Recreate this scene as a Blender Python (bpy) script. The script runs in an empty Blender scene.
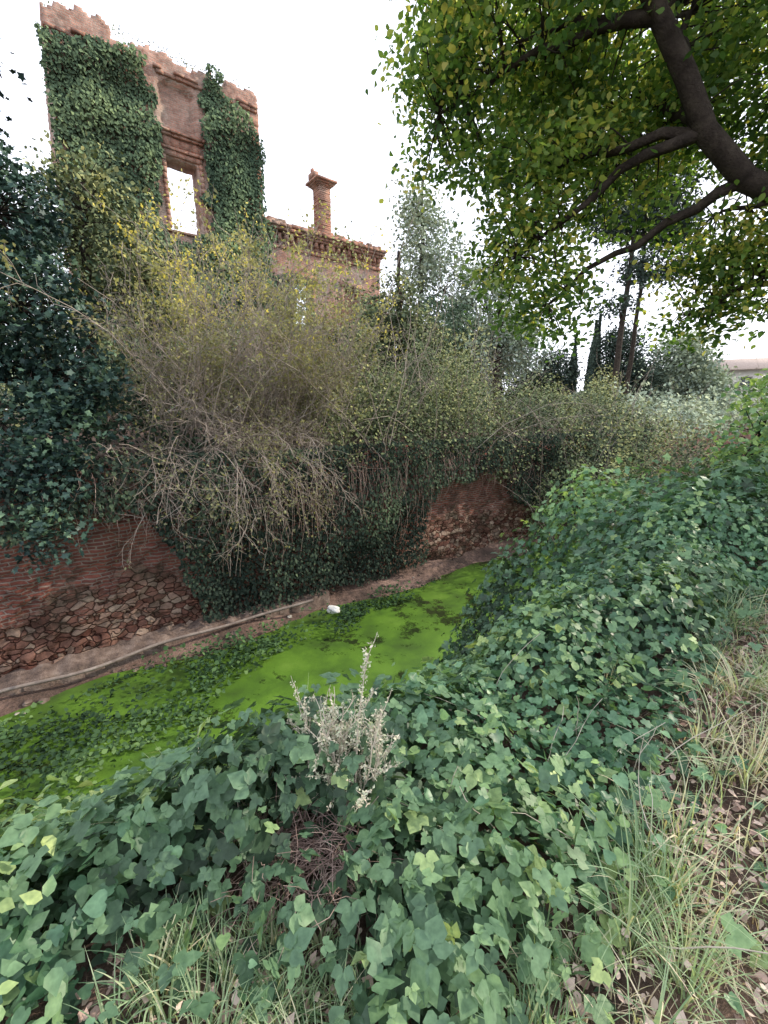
import bpy, math, numpy as np
from mathutils import Vector, Matrix
rng=np.random.default_rng(11)
scene=bpy.context.scene
# ------------------------------------------------------------------ frames
ANG=math.atan2(.6,.8)
def sp(x,y): return .8*(x+3.5)+.6*(y-12.3), .6*(x+3.5)-.8*(y-12.3)
def xy(s,p): return -3.5+.8*s+.6*p, 12.3+.6*s-.8*p
def nz(x,y,f,seed):
    r=np.random.default_rng(seed); o=0
    for i in range(7):
        a=r.uniform(0,6.283); k=f*r.uniform(.6,1.9); o=o+np.sin(k*(np.cos(a)*x+np.sin(a)*y)+r.uniform(0,6.283))
    return o/3.2
def sst(a,b,x):
    t=np.clip((x-a)/(b-a),0,1); return t*t*(3-2*t)
# ------------------------------------------------------------------ mesh util
def mesh_np(name,V,F,mat,rnd=None,smooth=False,parent=None,wallframe=False):
    V=np.ascontiguousarray(V,dtype=np.float32).reshape(-1,3); F=np.ascontiguousarray(F,dtype=np.int32)
    m,k=F.shape
    me=bpy.data.meshes.new(name); me.vertices.add(len(V)); me.vertices.foreach_set('co',V.ravel())
    me.loops.add(m*k); me.loops.foreach_set('vertex_index',F.ravel())
    me.polygons.add(m); me.polygons.foreach_set('loop_start',np.arange(m,dtype=np.int32)*k)
    if smooth: me.polygons.foreach_set('use_smooth',np.ones(m,dtype=bool))
    me.update(calc_edges=True)
    if rnd is not None:
        a=me.attributes.new('rnd','FLOAT','POINT'); a.data.foreach_set('value',np.ascontiguousarray(rnd,dtype=np.float32))
    me.materials.append(mat)
    ob=bpy.data.objects.new(name,me); scene.collection.objects.link(ob)
    if wallframe: ob.location=(-3.5,12.3,0); ob.rotation_euler=(0,0,ANG)
    if parent: ob.parent=parent
    return ob
def empty(name,wallframe=False):
    e=bpy.data.objects.new(name,None); scene.collection.objects.link(e)
    if wallframe: e.location=(-3.5,12.3,0); e.rotation_euler=(0,0,ANG)
    return e
def norm(a): return a/np.maximum(np.linalg.norm(a,axis=-1,keepdims=True),1e-6)
# leaf templates
def t_simple():
    return np.array([(0,0,0),(.3,.42,.07),(0,1,-.08),(-.3,.42,.07)]),np.array([(0,1,2),(0,2,3)])
def t_oval():
    v=[(0,0,0),(.3,.2,.05),(.36,.5,.06),(0,1.02,-.1),(-.36,.5,.06),(-.3,.2,.05)]
    return np.array(v),np.array([(0,1,2),(0,2,3),(0,3,4),(0,4,5)])
def fan(o,c):
    v=[c]+[(x,y,abs(x)*.22-.1*max(0,y-.5)-(.06 if abs(x)>.35 else 0)) for x,y in o]
    n=len(o); return np.array(v),np.array([(0,1+i,1+(i+1)%n) for i in range(n)])
def mirror(R): return [(x,y) for x,y in R]+[(0,1.06)]+[(-x,y) for x,y in R[:0:-1]]
def t_lobed(): return fan(mirror([(0,.02),(.2,-.1),(.42,.02),(.5,.25),(.36,.38),(.5,.62),(.38,.74),(.2,.68),(.13,.9)]),(0,.38,-.03))
def t_lob2(): return fan(mirror([(0,.04),(.4,.0),(.3,.38),(.47,.66),(.17,.72)]),(0,.38,-.02))
def t_heart(): return fan(mirror([(0,.08),(.12,-.03),(.3,-.02),(.45,.14),(.46,.36),(.36,.6),(.17,.86)]),(0,.38,-.05))
def t_tri():
    base,f=t_oval(); vs=[];fs=[];k=0
    for a,sc,off in ((0,.72,.3),(1.15,.55,.22),(-1.15,.55,.22)):
        c,s=math.cos(a),math.sin(a)
        b=base*sc; x=b[:,0]*c*1.15+b[:,1]*s; y=-b[:,0]*1.15*s+b[:,1]*c
        vs.append(np.stack([x+ (0.02 if a>0 else -.02 if a<0 else 0),y+off,b[:,2]],1)); fs.append(f+k); k+=len(base)
    return np.concatenate(vs),np.concatenate(fs)
TS,TO,TL,TT,T2,TH=t_simple(),t_oval(),t_lobed(),t_tri(),t_lob2(),t_heart()
def leaves(name,P,N,S,tm,mat,rnd,D=None,parent=None,droop=.35,smooth=False):
    n=len(P); N=norm(N)
    if D is None: D=rng.normal(size=(n,3)); D[:,2]-=droop
    D=norm(D-N*(D*N).sum(1,keepdims=True)); X=np.cross(D,N)
    v,f=tm; S=np.broadcast_to(np.asarray(S,dtype=float),(n,))[:,None,None]
    wx=rng.uniform(.75,1.15,(n,1,1)); cz=rng.uniform(-.8,2.4,(n,1,1))
    V=P[:,None,:]+S*(X[:,None,:]*v[None,:,0:1]*wx+D[:,None,:]*v[None,:,1:2]+N[:,None,:]*v[None,:,2:3]*cz)
    F=(f[None]+(np.arange(n)*len(v))[:,None,None]).reshape(-1,3)
    return mesh_np(name,V,F,mat,np.repeat(rnd,len(v)),parent=parent,smooth=smooth)
def tubes(P,R,sides=5):
    n,k,_=P.shape; T=norm(np.gradient(P,axis=1)); ref=np.array([.31,.2,.93]); ref2=np.array([1,.1,.05])
    A=np.cross(T,ref); bad=np.linalg.norm(A,axis=2)<.25; A[bad]=np.cross(T[bad],ref2); A=norm(A); B=np.cross(T,A)
    th=np.arange(sides)*2*math.pi/sides
    V=P[:,:,None,:]+R[:,:,None,None]*(np.cos(th)[None,None,:,None]*A[:,:,None,:]+np.sin(th)[None,None,:,None]*B[:,:,None,:])
    i=np.arange(n)[:,None,None]*k*sides; j=np.arange(k-1)[None,:,None]*sides; a=np.arange(sides)[None,None,:]; b=(a+1)%sides
    F=np.stack([i+j+a,i+j+b,i+j+sides+b,i+j+sides+a],-1).reshape(-1,4)
    return V.reshape(-1,3),F
def join(parts):
    V=[];F=[];k=0
    for v,f in parts: V.append(v.reshape(-1,3));F.append(f+k);k+=len(V[-1])
    return np.concatenate(V),np.concatenate(F)
def ribbons(P,W,S):
    n,k,_=P.shape
    V=np.stack([P-S[:,None,:]*W[:,:,None],P+S[:,None,:]*W[:,:,None]],2).reshape(-1,3)
    i=np.arange(n)[:,None]*k*2; j=np.arange(k-1)[None,:]*2
    F=np.stack([i+j,i+j+1,i+j+3,i+j+2],-1).reshape(-1,4)
    return V,F
def boxes(L,jit=0.0,seed=1):
    r=np.random.default_rng(seed); V=[];F=[];k=0
    for x0,x1,y0,y1,z0,z1 in L:
        v=np.array([(x,y,z) for z in(z0,z1) for y in(y0,y1) for x in(x0,x1)],float)
        V.append(v+r.normal(0,jit,v.shape) if jit else v)
        F+= [tuple(k+q for q in f) for f in((0,2,3,1),(4,5,7,6),(0,1,5,4),(2,6,7,3),(0,4,6,2),(1,3,7,5))]; k+=8
    return np.concatenate(V),np.array(F)
# ------------------------------------------------------------------ materials
def newmat(name):
    m=bpy.data.materials.new(name); m.use_nodes=True; nt=m.node_tree
    for n in list(nt.nodes): nt.nodes.remove(n)
    out=nt.nodes.new('ShaderNodeOutputMaterial'); return m,nt,out
def ramp(nt,stops,inp=None):
    r=nt.nodes.new('ShaderNodeValToRGB'); e=r.color_ramp.elements
    while len(e)<len(stops): e.new(.5)
    for i,(p,c) in enumerate(stops): e[i].position=p; e[i].color=(*c,1)
    if inp: nt.links.new(inp,r.inputs[0])
    return r
def noise(nt,scale,detail=5,rough=.6,vec=None):
    n=nt.nodes.new('ShaderNodeTexNoise'); n.inputs['Scale'].default_value=scale; n.inputs['Detail'].default_value=detail; n.inputs['Roughness'].default_value=rough
    if vec: nt.links.new(vec,n.inputs['Vector'])
    return n
def mixc(nt,fac,a,b,mode='MIX'):
    m=nt.nodes.new('ShaderNodeMix'); m.data_type='RGBA'; m.blend_type=mode
    for s,v in((m.inputs[0],fac),(m.inputs[6],a),(m.inputs[7],b)):
        if hasattr(v,'is_linked') or hasattr(v,'links'): nt.links.new(v,s)
        elif isinstance(v,tuple): s.default_value=(*v,1)
        else: s.default_value=v
    return m.outputs[2]
def leafmat(name,stops,trans=.35,rough=.45,spec=.4,detail=False,tint=(1.9,1.75,.75)):
    m,nt,out=newmat(name); at=nt.nodes.new('ShaderNodeAttribute'); at.attribute_name='rnd'
    r=ramp(nt,stops,at.outputs['Fac']); c=r.outputs[0]
    if detail:
        geo=nt.nodes.new('ShaderNodeNewGeometry'); n=noise(nt,45,2,.6,geo.outputs['Position']); rr=ramp(nt,[(.3,(.7,.74,.72)),(.7,(1.25,1.2,1.2))],n.outputs[0])
        c=mixc(nt,1.0,c,rr.outputs[0],'MULTIPLY')
    if spec>0:
        p=nt.nodes.new('ShaderNodeBsdfPrincipled'); p.inputs['Roughness'].default_value=rough; p.inputs['Specular IOR Level'].default_value=spec
        nt.links.new(c,p.inputs['Base Color'])
    else:
        p=nt.nodes.new('ShaderNodeBsdfDiffuse'); nt.links.new(c,p.inputs['Color'])
    if trans<=0: nt.links.new(p.outputs[0],out.inputs[0]); return m
    t=nt.nodes.new('ShaderNodeBsdfTranslucent'); c2=mixc(nt,1.0,c,tint,'MULTIPLY'); nt.links.new(c2,t.inputs['Color'])
    mx=nt.nodes.new('ShaderNodeMixShader'); mx.inputs[0].default_value=trans
    nt.links.new(p.outputs[0],mx.inputs[1]); nt.links.new(t.outputs[0],mx.inputs[2]); nt.links.new(mx.outputs[0],out.inputs[0])
    return m
def rough_mat(name,c1,c2,c3,scale=3,bump=.4,rough=.9,bs=None):
    m,nt,out=newmat(name); geo=nt.nodes.new('ShaderNodeTexCoord').outputs['Object']
    n=noise(nt,scale,5,.65,geo); r=ramp(nt,[(.3,c1),(.5,c2),(.7,c3)],n.outputs[0])
    if bump<=0:
        p=nt.nodes.new('ShaderNodeBsdfDiffuse'); nt.links.new(r.outputs[0],p.inputs['Color']); nt.links.new(p.outputs[0],out.inputs[0]); return m
    p=nt.nodes.new('ShaderNodeBsdfPrincipled'); p.inputs['Roughness'].default_value=rough; p.inputs['Specular IOR Level'].default_value=.2
    nt.links.new(r.outputs[0],p.inputs['Base Color'])
    n2=noise(nt,bs or scale*6,4,.7,geo); b=nt.nodes.new('ShaderNodeBump'); b.inputs['Strength'].default_value=bump; b.inputs['Distance'].default_value=.05
    nt.links.new(n2.outputs[0],b.inputs['Height']); nt.links.new(b.outputs[0],p.inputs['Normal'])
    nt.links.new(p.outputs[0],out.inputs[0]); return m
def brickmat(name,ca,cb,mortar,plaster,plast_lo,plast_hi,dark=.5,sx=1.0,low=None,ms=.012):
    m,nt,out=newmat(name); tc=nt.nodes.new('ShaderNodeTexCoord'); sepx=nt.nodes.new('ShaderNodeSeparateXYZ'); nt.links.new(tc.outputs['Object'],sepx.inputs[0])
    ad=nt.nodes.new('ShaderNodeMath'); ad.operation='ADD'; nt.links.new(sepx.outputs[0],ad.inputs[0]); nt.links.new(sepx.outputs[1],ad.inputs[1])
    wn=noise(nt,1.3,3,.5,tc.outputs['Object']); 
    w2=nt.nodes.new('ShaderNodeMath'); w2.operation='MULTIPLY_ADD'; nt.links.new(wn.outputs[0],w2.inputs[0]); w2.inputs[1].default_value=.12; nt.links.new(sepx.outputs[2],w2.inputs[2])
    cb_=nt.nodes.new('ShaderNodeCombineXYZ'); nt.links.new(ad.outputs[0],cb_.inputs[0]); nt.links.new(w2.outputs[0],cb_.inputs[1])
    bt=nt.nodes.new('ShaderNodeTexBrick'); bt.inputs['Scale'].default_value=1; bt.inputs['Brick Width'].default_value=.28*sx; bt.inputs['Row Height'].default_value=.085*sx
    bt.inputs['Mortar Size'].default_value=ms*sx; bt.inputs['Mortar Smooth'].default_value=.3; bt.inputs['Bias'].default_value=-.1
    bt.inputs['Color1'].default_value=(*ca,1); bt.inputs['Color2'].default_value=(*cb,1); bt.inputs['Mortar'].default_value=(*mortar,1)
    nt.links.new(cb_.outputs[0],bt.inputs['Vector'])
    n1=noise(nt,.55,6,.7,tc.outputs['Object']); r1=ramp(nt,[(plast_lo,(0,0,0)),(plast_hi,(1,1,1))],n1.outputs[0])
    n3=noise(nt,9,5,.7,tc.outputs['Object']); pr=ramp(nt,[(.3,tuple(x*.6 for x in plaster)),(.7,plaster)],n3.outputs[0])
    c=mixc(nt,r1.outputs[0],bt.outputs[0],pr.outputs[0])
    hh=None
    if low:
        mp=nt.nodes.new('ShaderNodeMapping'); mp.inputs['Scale'].default_value=(1,1,1.7)
        wv=noise(nt,3,3,.6,tc.outputs['Object']); wc=mixc(nt,.12,tc.outputs['Object'],wv.outputs['Color'],'ADD'); nt.links.new(wc,mp.inputs[0])
        v=nt.nodes.new('ShaderNodeTexVoronoi'); v.inputs['Scale'].default_value=4.3; v.feature='DISTANCE_TO_EDGE'; nt.links.new(mp.outputs[0],v.inputs['Vector'])
        v2=nt.nodes.new('ShaderNodeTexVoronoi'); v2.inputs['Scale'].default_value=4.3; nt.links.new(mp.outputs[0],v2.inputs['Vector'])
        sr=nt.nodes.new('ShaderNodeSeparateColor'); nt.links.new(v2.outputs['Color'],sr.inputs[0])
        st=ramp(nt,[(0,(.17,.075,.06)),(.5,(.27,.15,.12)),(1,(.44,.34,.28))],sr.outputs[0])
        ed=ramp(nt,[(.0,(.16,.12,.12)),(.10,(1,1,1))],v.outputs[0]); st2=mixc(nt,1.,st.outputs[0],ed.outputs[0],'MULTIPLY')
        mr=nt.nodes.new('ShaderNodeMath'); mr.operation='MULTIPLY_ADD'; nt.links.new(sepx.outputs[2],mr.inputs[0]); mr.inputs[1].default_value=-.22; mr.inputs[2].default_value=-.52
        ma=nt.nodes.new('ShaderNodeMath'); ma.operation='ADD'; nt.links.new(mr.outputs[0],ma.inputs[0]); nt.links.new(n1.outputs[0],ma.inputs[1])
        rm=ramp(nt,[(.5,(0,0,0)),(.62,(1,1,1))],ma.outputs[0]); c=mixc(nt,rm.outputs[0],c,st2); hh=(rm,ed)
    n2=noise(nt,1.7,8,.75,tc.outputs['Object']); r2=ramp(nt,[(.35,(dark,dark*.95,dark*.92)),(.62,(1.1,1.08,1.05))],n2.outputs[0])
    c=mixc(nt,1.,c,r2.outputs[0],'MULTIPLY')
    if low:
        n4=noise(nt,1.1,6,.7,tc.outputs['Object']); r4=ramp(nt,[(.5,(0,0,0)),(.66,(.75,.75,.75))],n4.outputs[0]); c=mixc(nt,r4.outputs[0],c,(.07,.06,.045))
    p=nt.nodes.new('ShaderNodeBsdfPrincipled'); p.inputs['Roughness'].default_value=.92; p.inputs['Specular IOR Level'].default_value=.15
    nt.links.new(c,p.inputs['Base Color'])
    b=nt.nodes.new('ShaderNodeBump'); b.inputs['Strength'].default_value=.8; b.inputs['Distance'].default_value=.07
    inv=nt.nodes.new('ShaderNodeInvert'); nt.links.new(bt.outputs['Fac'],inv.inputs[1]); ho_=inv.outputs[0]
    if hh: ho_=mixc(nt,hh[0].outputs[0],ho_,hh[1].outputs[0])
    h=mixc(nt,.45,ho_,n3.outputs[0]); nt.links.new(h,b.inputs['Height']); nt.links.new(b.outputs[0],p.inputs['Normal'])
    nt.links.new(p.outputs[0],out.inputs[0]); return m

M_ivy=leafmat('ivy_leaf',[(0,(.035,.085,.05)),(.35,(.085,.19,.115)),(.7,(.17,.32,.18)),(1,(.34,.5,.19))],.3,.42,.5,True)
M_bram=leafmat('bramble_leaf',[(0,(.04,.075,.045)),(.35,(.10,.19,.11)),(.7,(.2,.33,.16)),(1,(.4,.5,.2))],.25,.5,.4,True)
M_weeds=leafmat('moat_weed_leaf',[(0,(.03,.055,.03)),(.5,(.06,.115,.05)),(1,(.13,.21,.08))],0,.6,0)
M_ivyd=leafmat('dark_ivy_leaf',[(0,(.022,.032,.028)),(.6,(.05,.072,.055)),(1,(.11,.15,.09))],0,.6,0)
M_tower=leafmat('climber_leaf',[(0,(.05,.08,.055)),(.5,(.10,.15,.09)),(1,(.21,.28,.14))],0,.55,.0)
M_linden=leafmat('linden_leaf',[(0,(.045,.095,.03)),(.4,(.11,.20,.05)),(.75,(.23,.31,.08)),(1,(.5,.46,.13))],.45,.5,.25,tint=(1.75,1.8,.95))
M_maple=leafmat('maple_leaf',[(0,(.022,.045,.042)),(.6,(.05,.10,.08)),(1,(.13,.21,.12))],.0,.5,.25)
M_shrub=leafmat('shrub_leaf',[(0,(.17,.17,.12)),(.45,(.27,.28,.16)),(.75,(.42,.42,.18)),(1,(.75,.66,.2))],.25,.6,0)
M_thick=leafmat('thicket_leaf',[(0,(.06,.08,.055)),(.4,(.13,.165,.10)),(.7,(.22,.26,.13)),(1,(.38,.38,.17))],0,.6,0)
M_farhaze=leafmat('hazed_far_leaf',[(0,(.24,.30,.25)),(.5,(.36,.43,.31)),(1,(.5,.54,.34))],0,.7,0)  # distance haze is put into these pale leaf tones
M_con=leafmat('conifer_leaf',[(0,(.04,.06,.055)),(1,(.11,.15,.11))],0,.7,0)
M_grass=leafmat('grass_blade',[(0,(.17,.27,.16)),(.45,(.34,.45,.28)),(.65,(.52,.52,.38)),(1,(.70,.58,.48))],.25,.6,0)
M_weed=leafmat('weed_leaf',[(0,(.36,.42,.28)),(1,(.66,.6,.48))],0,.7,0)
M_lit=leafmat('dry_litter',[(0,(.2,.13,.11)),(.5,(.4,.29,.25)),(1,(.62,.5,.44))],0,.8,0)
M_bark=rough_mat('bark',(.02,.015,.012),(.045,.035,.028),(.08,.065,.05),6,.8)
M_twig=rough_mat('twig_bark',(.24,.2,.175),(.35,.3,.26),(.48,.42,.37),4,0)
M_pale=rough_mat('pale_stem',(.42,.37,.3),(.54,.48,.4),(.64,.58,.5),9,0)
M_dtwig=rough_mat('dry_stem',(.22,.15,.13),(.36,.26,.23),(.5,.4,.35),7,0)
M_stone=rough_mat('stone',(.3,.27,.24),(.42,.39,.35),(.55,.52,.47),5,.6)
M_white=rough_mat('pale_stone',(.6,.6,.6),(.75,.75,.74),(.82,.82,.82),9,.4)
M_conc=rough_mat('ledge_stone',(.08,.06,.055),(.17,.125,.105),(.28,.22,.19),4,.7)
M_wall=brickmat('moat_brick',(.36,.13,.10),(.19,.08,.07),(.33,.26,.23),(.24,.10,.095),.5,.7,.5,low=True,ms=.017)
M_cast=brickmat('ruin_brick',(.56,.33,.26),(.42,.24,.19),(.5,.44,.38),(.54,.46,.4),.48,.66,.5)
M_cast2=brickmat('ruin_brick_red',(.5,.25,.18),(.38,.18,.13),(.42,.34,.28),(.45,.36,.3),.5,.7,.5)
M_plast=brickmat('ruin_wing_brick',(.5,.27,.2),(.38,.19,.15),(.45,.38,.33),(.5,.42,.4),.5,.62,.5)
# ------------------------------------------------------------------ terrain
def H(x,y):
    s,p=sp(x,y)
    bed=-4.1-.55*sst(0,2.2,p)
    t=np.clip((p-6.1)/(10.5-6.1),0,1); up=bed*(1-t**1.22)
    z=np.where(p<=-.3,0.15+np.clip((-p-.3)*.12,0,1.2),up)
    zz=z+.09*nz(x,y,1.3,3)+.03*nz(x,y,5,4)
    far=sst(75,95,np.abs(s)); flat=.15+0*x
    return zz*(1-far)+flat*far
def axis(lo,hi,step,out):
    a=np.arange(lo,hi+1e-6,step); g=[]; d=step;v=hi
    while v<out: d*=1.35; v+=d; g.append(v)
    b=[]; d=step;v=lo
    while v>-out: d*=1.35; v-=d; b.append(v)
    return np.concatenate([b[::-1],a,g])
S_=axis(-22,30,.3,900); P_=axis(-.8,15,.22,900); P_=np.sort(np.concatenate([P_[(P_<-.45)|(P_>.0)],[-.32,-.28,-.1]]))
SS,PP=np.meshgrid(S_,P_,indexing='ij'); X,Y=xy(SS,PP); Z=H(X,Y)
ns,npp=SS.shape; idx=np.arange(ns*npp).reshape(ns,npp)
F=np.stack([idx[:-1,:-1],idx[:-1,1:],idx[1:,1:],idx[1:,:-1]],-1).reshape(-1,4)
m,nt,out=newmat('soil'); geo=nt.nodes.new('ShaderNodeNewGeometry').outputs['Position']
n1=noise(nt,.9,6,.7,geo); n2=noise(nt,14,6,.75,geo)
a=ramp(nt,[(.35,(.07,.05,.042)),(.5,(.14,.095,.08)),(.68,(.3,.21,.18))],n1.outputs[0]); b=ramp(nt,[(.3,(.4,.4,.4)),(.7,(1.4,1.3,1.2))],n2.outputs[0])
c=mixc(nt,1.,a.outputs[0],b.outputs[0],'MULTIPLY'); p=nt.nodes.new('ShaderNodeBsdfPrincipled'); p.inputs['Roughness'].default_value=.95; nt.links.new(c,p.inputs['Base Color'])
bb=nt.nodes.new('ShaderNodeBump'); bb.inputs['Distance'].default_value=.05; nt.links.new(n2.outputs[0],bb.inputs['Height']); nt.links.new(bb.outputs[0],p.inputs['Normal']); nt.links.new(p.outputs[0],out.inputs[0])
mesh_np('ground',np.stack([X,Y,Z],-1),F,m,smooth=True)
# duckweed-covered water: open dark glossy patches between floating weed
m,nt,out=newmat('duckweed_water'); geo=nt.nodes.new('ShaderNodeNewGeometry').outputs['Position']
n1=noise(nt,.75,9,.72,geo); n2=noise(nt,40,4,.7,geo); n3=noise(nt,.9,5,.6,geo)
a=ramp(nt,[(.30,(.045,.085,.02)),(.45,(.07,.145,.022)),(.58,(.10,.20,.026)),(.75,(.14,.25,.04))],n3.outputs[0]); b=ramp(nt,[(.3,(.75,.78,.7)),(.7,(1.15,1.12,1.1))],n2.outputs[0])
c=mixc(nt,1.,a.outputs[0],b.outputs[0],'MULTIPLY')
om=ramp(nt,[(.405,(1,1,1)),(.455,(0,0,0))],n1.outputs[0]); c=mixc(nt,om.outputs[0],c,(.022,.034,.012))
p=nt.nodes.new('ShaderNodeBsdfPrincipled'); nt.links.new(c,p.inputs['Base Color'])
rr=ramp(nt,[(0,(.34,.34,.34)),(1,(.05,.05,.05))],om.outputs[0]); nt.links.new(rr.outputs[0],p.inputs['Roughness'])
bb=nt.nodes.new('ShaderNodeBump'); bb.inputs['Distance'].default_value=.002; bb.inputs['Strength'].default_value=.5; nt.links.new(n2.outputs[0],bb.inputs['Height']); nt.links.new(bb.outputs[0],p.inputs['Normal']); nt.links.new(p.outputs[0],out.inputs[0])
mesh_np('moat_water',np.array([(-70,0.02,-4.42),(70,0.02,-4.42),(70,-7.4,-4.42),(-70,-7.4,-4.42)]),np.array([(0,3,2,1)]),m,wallframe=True)
# ------------------------------------------------------------------ moat wall
sx=np.concatenate([np.arange(-20,20,.12),np.arange(20,72,.8)]); zx=np.arange(-4.7,.36,.1)
A,B=np.meshgrid(sx,zx,indexing='ij')
yy=.04*nz(A,B,3,8)+.07*nz(A,B,.9,9)+.05*np.random.default_rng(2).normal(size=A.shape)*(.3+.7*(B<-1.8))+.10*(B+4.3)
top=.12*nz(A,A*0,1.5,31)
B2=B+np.where(B>.2,top,0)
idx=np.arange(A.size).reshape(A.shape)
F=np.stack([idx[:-1,:-1],idx[1:,:-1],idx[1:,1:],idx[:-1,1:]],-1).reshape(-1,4)
V=np.stack([A,yy-.35,B2],-1).reshape(-1,3)
tp_=V.reshape(A.shape+(3,))[:,-1]; bk=tp_.copy(); bk[:,1]+=.8; bk[:,2]-=.15; n0=len(V); V=np.concatenate([V,bk])
j=np.arange(len(sx)-1); F=np.concatenate([F,np.stack([idx[j,-1],idx[j+1,-1],n0+j+1,n0+j],-1)])
mesh_np('moat_retaining_wall',V,F,M_wall,wallframe=True)
k=70; t=np.linspace(-16,.9,k); q=np.stack([t,-.98-.05*np.sin(t*.9)-.05*np.sin(t*2.3),-4.0+.03*np.sin(t*1.7)+.012*t],-1)
V1,F1=tubes(q[None],np.full((1,k),.04),8)
r=np.random.default_rng(5)
k=130; t=np.linspace(-16,1.6,k); yf=-.78-.05*np.sin(t*.9)+r.normal(0,.04,k); zt=-4.0+.012*t+r.normal(0,.03,k)
prof=np.stack([np.stack([t,yf-.03,zt-.6],-1),np.stack([t,yf,zt-.03],-1),np.stack([t,yf+.04,zt],-1),np.stack([t,0*t-.2,zt+.1],-1)],1)
i=np.arange(k-1)[:,None]*4; j=np.arange(3)[None]; F2=np.stack([i+j,i+4+j,i+5+j,i+1+j],-1).reshape(-1,4)
e=empty('stone_ledge',True); mesh_np('ledge',prof,F2,M_conc,parent=e); mesh_np('drain_pipe',V1,F1,rough_mat('pipe',(.14,.11,.1),(.24,.2,.18),(.34,.3,.27),3,.3),smooth=True,parent=e)
def rock(name,c,r0,sc,mat,seed,parent=None):
    import bmesh
    bm=bmesh.new(); bmesh.ops.create_icosphere(bm,subdivisions=3,radius=1)
    rr=np.random.default_rng(seed); ph=rr.uniform(0,6,9)
    for v in bm.verts:
        d=1+.16*math.sin(v.co.x*3+ph[0])*math.cos(v.co.y*2.5+ph[1])+.1*math.sin(v.co.z*5+ph[2]+v.co.x*4)
        v.co=v.co*d*r0; v.co.x*=sc[0];v.co.y*=sc[1];v.co.z*=sc[2]
    me=bpy.data.meshes.new(name); bm.to_mesh(me); bm.free(); me.materials.append(mat)
    o=bpy.data.objects.new(name,me); o.location=c; scene.collection.objects.link(o)
    if parent:o.parent=parent
    return o
cx,cy=xy(1.25,1.7); rock('white_stone',(cx,cy,-4.12),.17,(1.2,.8,.7),M_white,1)
e=empty('fallen_rubble')
for i in range(80):
    s0=r.uniform(-12,6); p0=r.uniform(.9,2.0); a_,b_=xy(s0,p0)
    rock('rubble_stone_%d'%i,(a_,b_,float(H(a_,b_))+.02),r.uniform(.03,.11),(1,r.uniform(.7,1.2),.7),M_stone if i%4==0 else M_conc,i+5,e)
# ------------------------------------------------------------------ castle ruin
def voxwall(mask,x0,z0,cx,cz,y0,th,dep=None,seed=0,along='x'):
    r=np.random.default_rng(seed); nx,nzz=mask.shape; vid={}; V=[];F=[]
    jit=r.normal(0,1,(nx+1,nzz+1,3))
    def vert(i,k,b):
        key=(i,k,b)
        if key not in vid:
            x=x0+i*cx+jit[i,k,0]*.02; z=z0+k*cz+jit[i,k,2]*.012; y=y0+(th if b else 0)+jit[i,k,1]*.018
            if dep and not b: y+=dep(x0+i*cx,z0+k*cz)
            vid[key]=len(V); V.append((x,y,z) if along=='x' else (y,x,z))
        return vid[key]
    g=lambda i,k:0<=i<nx and 0<=k<nzz and mask[i,k]
    for i in range(nx):
        for k in range(nzz):
            if not mask[i,k]: continue
            F.append((vert(i,k,0),vert(i+1,k,0),vert(i+1,k+1,0),vert(i,k+1,0)))
            F.append((vert(i,k,1),vert(i,k+1,1),vert(i+1,k+1,1),vert(i+1,k,1)))
            if not g(i-1,k):F.append((vert(i,k,0),vert(i,k+1,0),vert(i,k+1,1),vert(i,k,1)))
            if not g(i+1,k):F.append((vert(i+1,k,0),vert(i+1,k,1),vert(i+1,k+1,1),vert(i+1,k+1,0)))
            if not g(i,k-1):F.append((vert(i,k,0),vert(i,k,1),vert(i+1,k,1),vert(i+1,k,0)))
            if not g(i,k+1):F.append((vert(i,k+1,0),vert(i+1,k+1,0),vert(i+1,k+1,1),vert(i,k+1,1)))
    return np.array(V),np.array(F)
castle=empty('ruined_castle',True)
FY=11.5; CX,CZ=.14,.1
def mk(x0,x1,topf,holes,z0=2.0):
    nx=int(round((x1-x0)/CX)); nk=int((17.6-z0)/CZ)
    xs=x0+(np.arange(nx)+.5)*CX; zs=z0+(np.arange(nk)+.5)*CZ
    M=zs[None]<topf(xs)[:,None]
    for h in holes:
        X_,Z_=np.meshgrid(xs,zs,indexing='ij'); M&=~h(X_,Z_)
    return M
def jg(x,sd,a=1): return a*(.16*nz(x,x*0,2.2,sd)+.10*nz(x,x*0,7,sd+1))
box=lambda a,b,c_,d:(lambda x,z:(x>a)&(x<b)&(z>c_)&(z<d))
def dep(x,z):
    if .9<x<2.4 and 13.7<z<14.9+math.sqrt(max(0,.56-(x-1.65)**2))*.8: return .3
    return 0
M=mk(-2.9,5.3,lambda x:16.55+jg(x,600,1.2)-.25*sst(-3,5,x)-.35*((x>3.2)&(x<3.8))-.3*((x>-.6)&(x<.1)),[box(.95,2.35,9.6,12.55)])
v,f=voxwall(M,-2.9,2,CX,CZ,FY,.95,dep,1); mesh_np('tower_front_wall',v,f,M_cast,parent=castle)
M=mk(0,5,lambda x:16.3-.5*x+jg(x,610,2),[]); v,f=voxwall(M,FY+1,2,CX,CZ,-2.9,.9,None,2,'y'); mesh_np('tower_side_wall',v,f,M_cast,parent=castle)
M=mk(0,5,lambda x:15.2-1.0*x+jg(x,620,2),[]); v,f=voxwall(M,FY+1,2,CX,CZ,4.35,.9,None,3,'y'); mesh_np('tower_inner_wall',v,f,M_cast,parent=castle)
M=mk(-2.9,5.3,lambda x:8+jg(x,630,3),[]); v,f=voxwall(M,-2.9,2,CX,CZ,FY+6.2,.8,None,4); mesh_np('tower_back_wall',v,f,M_cast,parent=castle)
wh=[box(7.0,8.1,6.2,8.6),box(10.2,11.3,6.2,8.6)]
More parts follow.
